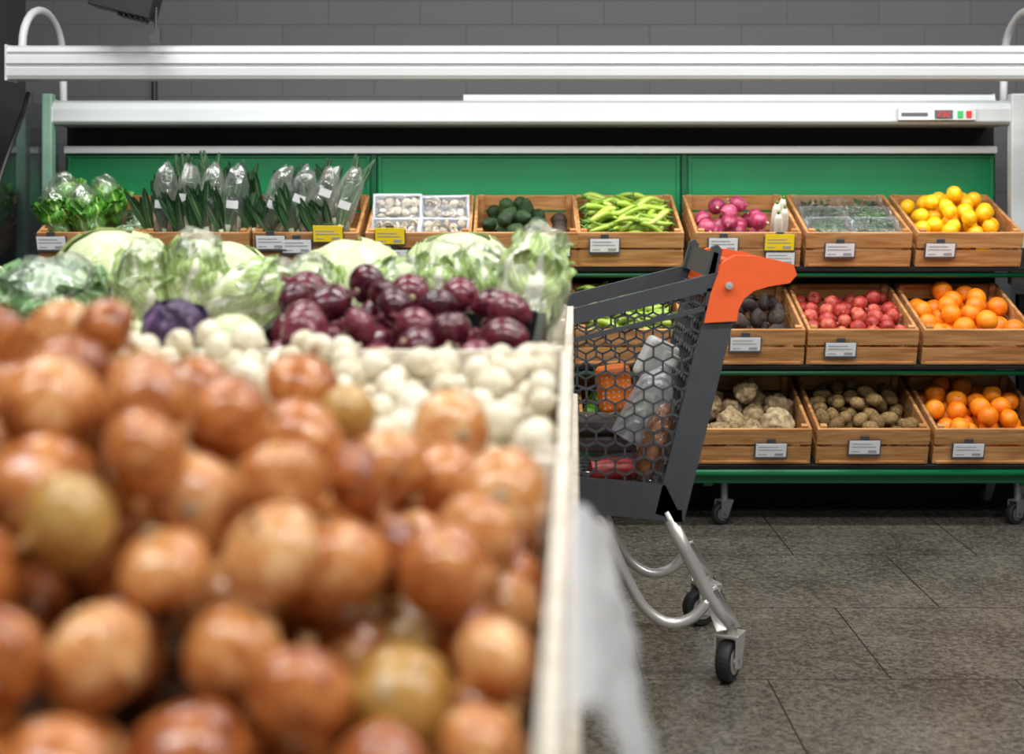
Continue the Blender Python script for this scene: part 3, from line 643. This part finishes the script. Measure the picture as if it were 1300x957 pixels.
dkm=produce('daikon_skin',[(206,202,186),(224,220,208),(236,234,226)],rough=.4)
g=Geo(); g.tube([(0,0,z) for z in (0,.02,.08,.16,.24,.27)],[.006,.016,.022,.024,.022,.010],16); dk=g.mesh('white_daikon',dkm,True)
g=Geo(); g.tube([(0,0,.265),(0,0,.29)],[.009,.007],8); dks=g.mesh('stem',pst,True)
for k,(x,y) in enumerate(((.132,.09),(.158,.15),(.128,.20),(.155,.26))):
    o=place(dk,'white_daikon',CR[(0,6)]@Matrix.Translation((x,y,.02))@Euler((.25,.05*(k-2),0)).to_matrix().to_4x4()@Matrix.Scale(.66,4),'smooth white daikon root standing in the crate','daikon','white daikons'); kid(dks,'stem',o)
for k,(x,y,s) in enumerate(((-.13,.10,.92),(-.015,.10,.95),(-.12,.26,1.05),(.01,.27,1.0))):
    o=place(lett[k%2],'lettuce_head',CR[(0,0)]@Matrix.Translation((x,y,.016))@Euler((-.25,(-.2,.05,-.18,.05)[k],k*1.1)).to_matrix().to_4x4()@Matrix.Scale(s,4),'bright green leafy lettuce in a clear sleeve','lettuce','bagged lettuces')
    kid(filmshell((.064,.064,.15),k+20,.12,wrap),'plastic_sleeve',o,Matrix.Translation((0,0,.13)))
for k,(x,y) in enumerate(((.11,.12),(.14,.21),(.11,.31))):
    o=place(sav[0],'wrapped_cabbage',CR[(0,0)]@Matrix.Translation((x,y,.04))@Matrix.Rotation(k,4,'Z')@Matrix.Scale(.46,4),'small pale wrapped savoy cabbage','cabbage','small wrapped cabbages'); kid(filmshell((.11,.11,.09),k+40,.16,wrap),'plastic_wrap',o,Matrix.Translation((0,0,.08)))
lkm=leafmat('leek_leaf',(150,176,120),(58,100,58),(34,72,46),ribw=.015,vein=.0,rough=.45); lkw=produce('leek_shaft',[(190,200,150),(214,220,184),(228,232,206)],rough=.4,stripes=3)
def leek(seed):
    rr=random.Random(seed); g=Geo()
    for i in range(9):
        side=1 if i%2 else -1; ln=rr.uniform(.16,.25); sp=rr.uniform(.004,.042)*side; w=rr.uniform(.013,.020); dy=rr.uniform(-.012,.012)
        def fn(a,b,ln=ln,sp=sp,w=w,dy=dy,side=side):
            u=a*2-1; ww=w*(.75+.4*b)*(1-.8*max(0,(b-.6)/.4)**2)
            c=Vector((side*.003+sp*b**1.3,dy*b,.10+ln*b)); tl=sp*1.2
            return c+Vector((ww*u*math.cos(.5*dy*90),ww*u*.55*math.sin(.5*dy*90),-tl*ww*u*8))+Vector((0,.006*u*u,0))
        g.grid(fn,4,12)
    lv=g.mesh('leek_leaves',lkm,True); g=Geo(); g.tube([(0,0,z) for z in (0,.01,.05,.1,.14)],[.008,.014,.012,.012,.014],12,flat=.9); return g.mesh('leek',lkw,True),lv
lks=[leek(s) for s in range(5)]
lab=Geo(); lab.grid(lambda a,b:(.022*(a*2-1),-.036-.002*math.sin(a*pi),.03*b),4,2); labme=lab.mesh('paper_label',card)
for key in ((0,1),(0,2)):
    ln_=.12 if key[1]==1 else .36
    for i in range(27):
        x=-.160+.31*(i%9)/8+rnd.uniform(-.006,.006); y=.07+.13*(i//9)+rnd.uniform(-.01,.01)
        M=CR[key]@Matrix.Translation((x-.03*(key[1]==2),y,.016))@Euler((-.12+rnd.uniform(-.05,.05),ln_+rnd.uniform(-.1,.1),rnd.uniform(-.5,.5)+rnd.choice((0,pi)))).to_matrix().to_4x4()@Matrix.Scale(rnd.uniform(.74,.95),4)
        a,b_=lks[i%5]; o=place(a,'leek',M,'leek with dark green strap leaves in a clear bag','leek','bagged leeks'); kid(b_,'leaves',o)
    for i in range(4):
        x=-.135+.088*i
        o=place(filmshell((.048,.07,.17),i+60+key[1]*9,.16,wrap),'plastic_bag',CR[key]@Matrix.Translation((x,.10,.19))@Euler((-.12,ln_,0)).to_matrix().to_4x4(),'clear crinkled bag around a bunch of leeks','plastic bag','clear leek bags')
        kid(labme,'paper_label',o,Matrix.Translation((0,-.034,.02+.025*(i%3))))
trm=solid('tray_plastic',(186,192,200),.3,var=.03); msm=produce('mushroom_skin',[(140,124,100),(190,178,156),(222,216,202)],rough=.6)
def traymesh(w,d,h,mat):
    g=Geo()
    def ring(a,b_,z): return [(-a,-b_,z),(a,-b_,z),(a,b_,z),(-a,b_,z)]
    vs=ring(w/2*.85,d/2*.85,0)+ring(w/2,d/2,h)+ring(w/2+.006,d/2+.006,h)+ring(w/2-.002,d/2-.002,h-.001)+ring(w/2*.85-.003,d/2*.85-.003,.003)
    fs=[(3,2,1,0)]; 
    for k in range(4):
        n_=(k+1)%4; fs+= [(k,n_,4+n_,4+k),(4+k,4+n_,8+n_,8+k),(8+k,8+n_,12+n_,12+k),(12+k,12+n_,16+n_,16+k)]
    fs.append((16,17,18,19)); g.add(vs,fs); return g.mesh('tray',mat)
mg=Geo(); mg.lathe(catmull([(.3,-.5),(.26,-.1),(.32,.02),(.95,.0),(1.0,.2),(.8,.6),(.4,.8),(.02,.86)],3),16); mush=mg.mesh('mushroom',msm,True)
fg=Geo(); fg.grid(lambda a,b:((a-.5)*.19,(b-.5)*.135,.004*noise.noise(Vector((a*6,b*6,0)))+.010*math.sin(a*pi)*math.sin(b*pi)),14,10); fme=fg.mesh('film_lid',film,True)
tm=traymesh(.175,.155,.055,trm)
for k,(x,y,z,rx,ry) in enumerate(((-.092,.24,.105,1.0,0),(.088,.25,.095,1.0,.06),(-.095,.10,.055,.35,0),(.09,.10,.055,.35,-.05))):
    M=CR[(0,3)]@Matrix.Translation((x,y,z))@Euler((rx,0,ry)).to_matrix().to_4x4(); o=place(tm,'mushroom_tray',M,'film-wrapped tray of sliced pale mushrooms','mushroom tray','packed mushrooms')
    for i in range(5):
        for j in range(4): kid(mush,'mushroom',o,Matrix.Translation((-.062+.031*i+rnd.uniform(-.006,.006),-.052+.035*j+rnd.uniform(-.006,.006),.036+.010*rnd.random()))@rotrand(True)@Matrix.Scale(rnd.uniform(.015,.021),4))
    kid(fme,'film_lid',o,Matrix.Translation((0,0,.058))@Matrix.Diagonal((.95,1.18,1,1)))
herbm=produce('herb_green',[(20,44,24),(40,76,36),(70,110,56)],rough=.6); clr=filmmat('clear_tray',(225,235,240),fac=.14,gl=.4,milky=.08); tm2=traymesh(.16,.11,.05,clr)
def herb(seed):
    rr=random.Random(seed); g=Geo()
    for i in range(60):
        c=Vector((rr.uniform(-.06,.06),rr.uniform(-.04,.04),rr.uniform(.012,.048))); d=Vector((rr.uniform(-1,1),rr.uniform(-1,1),rr.uniform(-.2,.7))).normalized()*.016; s_=d.cross(Vector((0,0,1))).normalized()*.008
        g.add([c-d,c+s_,c+d,c-s_],[(0,1,2,3)])
    return g.mesh('herb_leaves',herbm)
hm=[herb(s) for s in (1,2)]
for k in range(6):
    x=(-.09,.085)[k%2]; y=.10+.12*(k//2); M=CR[(0,7)]@Matrix.Translation((x,y,.080))@Euler((.25,0,rnd.uniform(-.08,.08))).to_matrix().to_4x4(); o=place(tm2,'herb_tray',M,'clear plastic tray of dark green herbs','herb tray','packed herbs')
    kid(hm[k%2],'herb_leaves',o); kid(fme,'film_lid',o,Matrix.Translation((0,0,.056))@Matrix.Scale(.85,4))
# ---------------------------------------------------------------- shopping cart
CDn=3.42; S=F/CDn; CWD=.50
def C(px,py,t=0): return Vector(((px-650)/S,CDn+t*CWD,H-(py-250)/S))
cart=empty('shopping_cart',C(780,867,.5),'dark grey plastic shopping cart with orange handle and silver frame','shopping cart')
def inpoly_clip(a,b,poly):
    t0,t1=0.,1.; d=(b[0]-a[0],b[1]-a[1]); n=len(poly)
    for i in range(n):
        p=poly[i];q=poly[(i+1)%n]; ex,ey=q[0]-p[0],q[1]-p[1]; nx,ny=-ey,ex
        num=nx*(a[0]-p[0])+ny*(a[1]-p[1]); den=nx*d[0]+ny*d[1]
        if abs(den)<1e-12:
            if num<0: return None
        else:
            t=-num/den
            if den>0: t0=max(t0,t)
            else: t1=min(t1,t)
    if t0>=t1: return None
    return (a[0]+d[0]*t0,a[1]+d[1]*t0),(a[0]+d[0]*t1,a[1]+d[1]*t1)
def hexpanel(g,poly,to3,cell=.046,w=.005,th=.006):
    A=sum(poly[i][0]*poly[(i+1)%len(poly)][1]-poly[(i+1)%len(poly)][0]*poly[i][1] for i in range(len(poly)))
    if A<0: poly=poly[::-1]
    xs_=[p[0] for p in poly]; ys_=[p[1] for p in poly]; R=cell/math.sqrt(3)
    seen=set(); j=0; y=min(ys_)-cell; up=(Vector(to3(.001,0))-Vector(to3(0,0))).cross(Vector(to3(0,.001))-Vector(to3(0,0))).normalized()
    sq=.86
    while y<max(ys_)+cell:
        x=min(xs_)-cell+(cell/2 if j%2 else 0)
        while x<max(xs_)+cell:
            hv=[(x+R*math.cos(pi/6+k*pi/3),y+sq*R*math.sin(pi/6+k*pi/3)) for k in range(6)]
            for k in range(6):
                a,b_=hv[k],hv[(k+1)%6]
                kk=(round((a[0]+b_[0])/2,3),round((a[1]+b_[1])/2,3))
                if kk in seen: continue
                seen.add(kk); c_=inpoly_clip(a,b_,poly)
                if c_: g.beam(to3(*c_[0]),to3(*c_[1]),w,th,up)
            x+=cell
        y+=1.5*R*sq; j+=1
def pxl(l,t): return [C(a,b,t) for a,b in l]
basket=Geo()
for t in (0,.95):
    T=lambda l:pxl(l,t)
    basket.prism(T([(560,434),(912,346),(908,368),(560,454)]),(0,.025,0))
    basket.prism(T([(560,470),(900,388),(899,394),(560,476)]),(0,.02,0))
    basket.prism(T([(898,366),(912,366),(932,404),(868,663),(832,652),(893,408)]),(0,.025,0))
    basket.prism(T([(600,596),(845,616),(868,663),(606,640)]),(0,.025,0))
    basket.prism(T([(560,440),(582,436),(618,636),(600,636)]),(0,.025,0))
    poly=[((a-650)/S,H-(b_-250)/S) for a,b_ in ((575,450),(900,368),(895,410),(838,640),(612,620))]
    yv=C(0,0,t).y+.010
    hexpanel(basket,poly,lambda a,b_,yv=yv:Vector((a,yv,b_)))
def quadpanel(pa,pb,cell=.05):
    A=C(*pa,0.03);B=C(*pa,.95);Cc=C(*pb,0.03); ex=(B-A).normalized(); ey=(Cc-A).normalized(); w_=(B-A).length; h_=(Cc-A).length
    hexpanel(basket,[(0,0),(w_,0),(w_,h_),(0,h_)],lambda a,b_:A+ex*a+ey*b_,cell)
    basket.beam(A,B,.02,.02); 
quadpanel((900,372),(850,640)); quadpanel((568,445),(606,620)); quadpanel((606,622),(845,640))
basket.beam(C(606,640,0),C(606,640,1),.03,.03); basket.beam(C(858,655,0),C(858,655,1),.03,.03)
for t in (.04,.90): basket.prism(pxl([(896,352),(910,352),(919,318),(913,311),(906,314)],t),(0,.03,0))
basket.prism(pxl([(900,352),(908,352),(914,322),(908,320)],.04),(0,.45,0))
basket.obj('basket',charcoal,parent=cart,label='dark grey plastic basket with honeycomb sides')
g=Geo()
outl=[(897,406),(932,404),(934,391),(941,377),(955,366),(975,360),(1000,356),(1007,348),(1004,338),(985,333),(958,328),(934,327),(920,335),(912,352),(904,374)]
for t in (-.02,.94): g.prism(pxl(outl,t),(0,.035,0))
g.tube([C(992,345,-.01),C(992,345,1.0)],.0165,18); g.tube([C(940,338,0),C(940,338,1.0)],.011,12)
hd=g.obj('handle',orangep,parent=cart,bevel=.006,label='orange moulded push handle')
g=Geo(); c=C(924,362,-.03); g.lathe([(.002,0),(.009,0),(.009,.008),(.002,.009)],16,Matrix.Translation(c)@Matrix.Rotation(pi/2,4,'X')); setparent(g.obj('bolt',silver),hd)
g=Geo()
for t in (.03,.94):
    g.tube([C(*p,t) for p in ((846,650),(872,702),(898,752),(916,780),(930,796))],.0165,12)
    pts=catmull([(758,645),(772,680),(796,735),(820,775),(850,793),(880,786),(900,764)],4); g.tube([C(p[0],p[1],t) for p in pts],.0135,12)
    g.tube([C(*p,t) for p in ((630,640),(622,700),(606,800))],.0135,12); g.prism(pxl([(893,756),(912,748),(942,796),(910,802)],t-.02),(0,.03,0))
g.tube([C(790,722,.03),C(790,722,.94)],.011,10); g.tube([C(620,640,.03),C(850,652,.03)],.012,10); g.tube([C(620,660,.03),C(620,660,.94)],.011,10)
g.obj('tube_frame',silver,True,parent=cart,label='curved silver tube undercarriage')
for px,t,yaw in ((925,.03,1.1),(922,.94,.35),(604,.03,.4),(604,.94,.2)):
    p=C(px,868,t); caster(cart,p.x,p.y,.050,yaw,silver,rubber,.135,'caster')
kraft=solid('bread_crust',(140,88,44),.6,var=.25,scale=40,bump=.4); pk=solid('orange_pack',(238,120,16),.4,var=.04); wp=solid('white_pack',(190,190,188),.4,var=.08); redp=solid('red_pack',(150,30,32),.4); dk_=solid('dark_pack',(74,62,64),.35,var=.2)
def rb(name,px,py,t,d,mat,rot,label,cat,bev=.008):
    g=Geo(); g.box((0,0,0),d); me=g.mesh(name,mat); o=place(me,name,Matrix.Translation(C(px,py,t))@Euler(rot).to_matrix().to_4x4(),label,cat); b=o.modifiers.new('b','BEVEL'); b.width=bev; b.segments=3; return o
o=rb('meat_tray',775,548,.28,(.17,.13,.035),dk_,(0,.03,.05),'dark film-wrapped tray lying in the cart','food tray'); kid(filmshell((.092,.07,.022),77,.08),'film_wrap',o)
rb('meat_tray',770,572,.3,(.17,.14,.04),dk_,(0,0,-.08),'dark food tray lying in the cart','food tray')
o=rb('snack_box',784,500,.22,(.085,.05,.115),pk,(0,-.12,.1),'orange box with white dotted pattern','box',.015)
g=Geo()
for i in range(6):
    for j in range(8):
        g.lathe([(.001,0),(.0024,0),(.0024,.0012),(.001,.0012)],8,Matrix.Translation((-.033+.013*i,-.0252,-.044+.0125*j))@Matrix.Rotation(pi/2,4,'X'))
kid(g.mesh('dot_pattern',wp),'dot_pattern',o)
g=Geo(); pr=catmull([(.004,0),(.034,.0),(.038,.01),(.038,.11),(.034,.13),(.016,.155),(.014,.175)],4); g.lathe(pr,24)
gb=g
def bottle(px,py,t,rot,mat,cap,label,s=1):
    o=place(gb.mesh('bottle',mat,True),'bottle',Matrix.Translation(C(px,py,t))@Euler(rot).to_matrix().to_4x4()@Matrix.Scale(s,4),label,'bottle'); q_=Geo(); q_.lathe([(.001,.172),(.018,.172),(.018,.195),(.001,.197)],16); kid(q_.mesh('cap',cap),'cap',o)
clearp=filmmat('milky_plastic',(215,218,222),fac=.25,gl=.5,milky=.45)
bottle(800,562,.14,(0,.5,0),clearp,wp,'translucent white plastic bottle leaning in the cart',1.2)
bottle(752,604,.1,(0,1.5,.1),redp,dk_,'red bottle lying on the cart floor',.8)
bottle(752,592,.55,(0,1.5,.5),solid('green_bottle',(30,90,40),.3),redp,'green bottle lying on the cart floor',.9)
g2=Geo(); pts=[(0,0,z) for z in [i*.03 for i in range(9)]]; g2.tube(pts,[.015,.036,.043,.045,.045,.045,.043,.034,.012],18,flat=.8)
o=place(g2.mesh('bread_loaf',kraft,True),'bread_loaf',Matrix.Translation(C(816,618,.10))@Euler((0,.30,0)).to_matrix().to_4x4()@Matrix.Scale(.85,4),'brown bread loaf in clear bag leaning in the cart','bread'); kid(filmshell((.052,.046,.135),91,.1),'plastic_bag',o,Matrix.Translation((0,0,.12)))
rb('white_package',842,468,.34,(.085,.06,.11),wp,(0,.45,.1),'white wrapped package on top of the cart goods','package',.015)
# ---------------------------------------------------------------- lights
def area(loc,rot,sx_,sy,e,col=(1,1,1)):
    l=bpy.data.lights.new('lamp','AREA'); l.shape='RECTANGLE'; l.size=sx_; l.size_y=sy; l.energy=e; l.color=col
    o=bpy.data.objects.new('shop_lamp',l); COL.objects.link(o); o.location=loc; o.rotation_euler=rot; return o
for x in (-1.2,.8,2.8):
    area((x,4.0,2.95),(math.radians(25),0,0),1.4,.3,39,(1,.99,.97)); area((x,2.2,2.95),(math.radians(15),0,0),1.4,.3,37,(1,.99,.97)); area((x,.2,2.95),(0,0,0),1.4,.3,40,(1,.99,.97))  # unseen ceiling rows, angled and boosted to brighten the rail and onions
area((.07,5.2,1.58),(math.radians(20),0,0),3.6,.06,14,(1,.99,.97))  # unseen case strip lamp below the front rail, lighting the crates
w=bpy.data.worlds.new('World'); scene.world=w; w.use_nodes=True; w.node_tree.nodes['Background'].inputs[0].default_value=(.93,.96,1,1); w.node_tree.nodes['Background'].inputs[1].default_value=.32
cam=bpy.data.cameras.new('camera'); co=bpy.data.objects.new('camera',cam); COL.objects.link(co); co.location=(0,0,H); co.rotation_euler=(pi/2,0,0)
cam.sensor_width=36; cam.lens=50; cam.shift_y=-(478.5-250)/1300; cam.clip_start=.05
cam.dof.use_dof=True; cam.dof.focus_distance=4.1; cam.dof.aperture_fstop=2.8
scene.camera=co
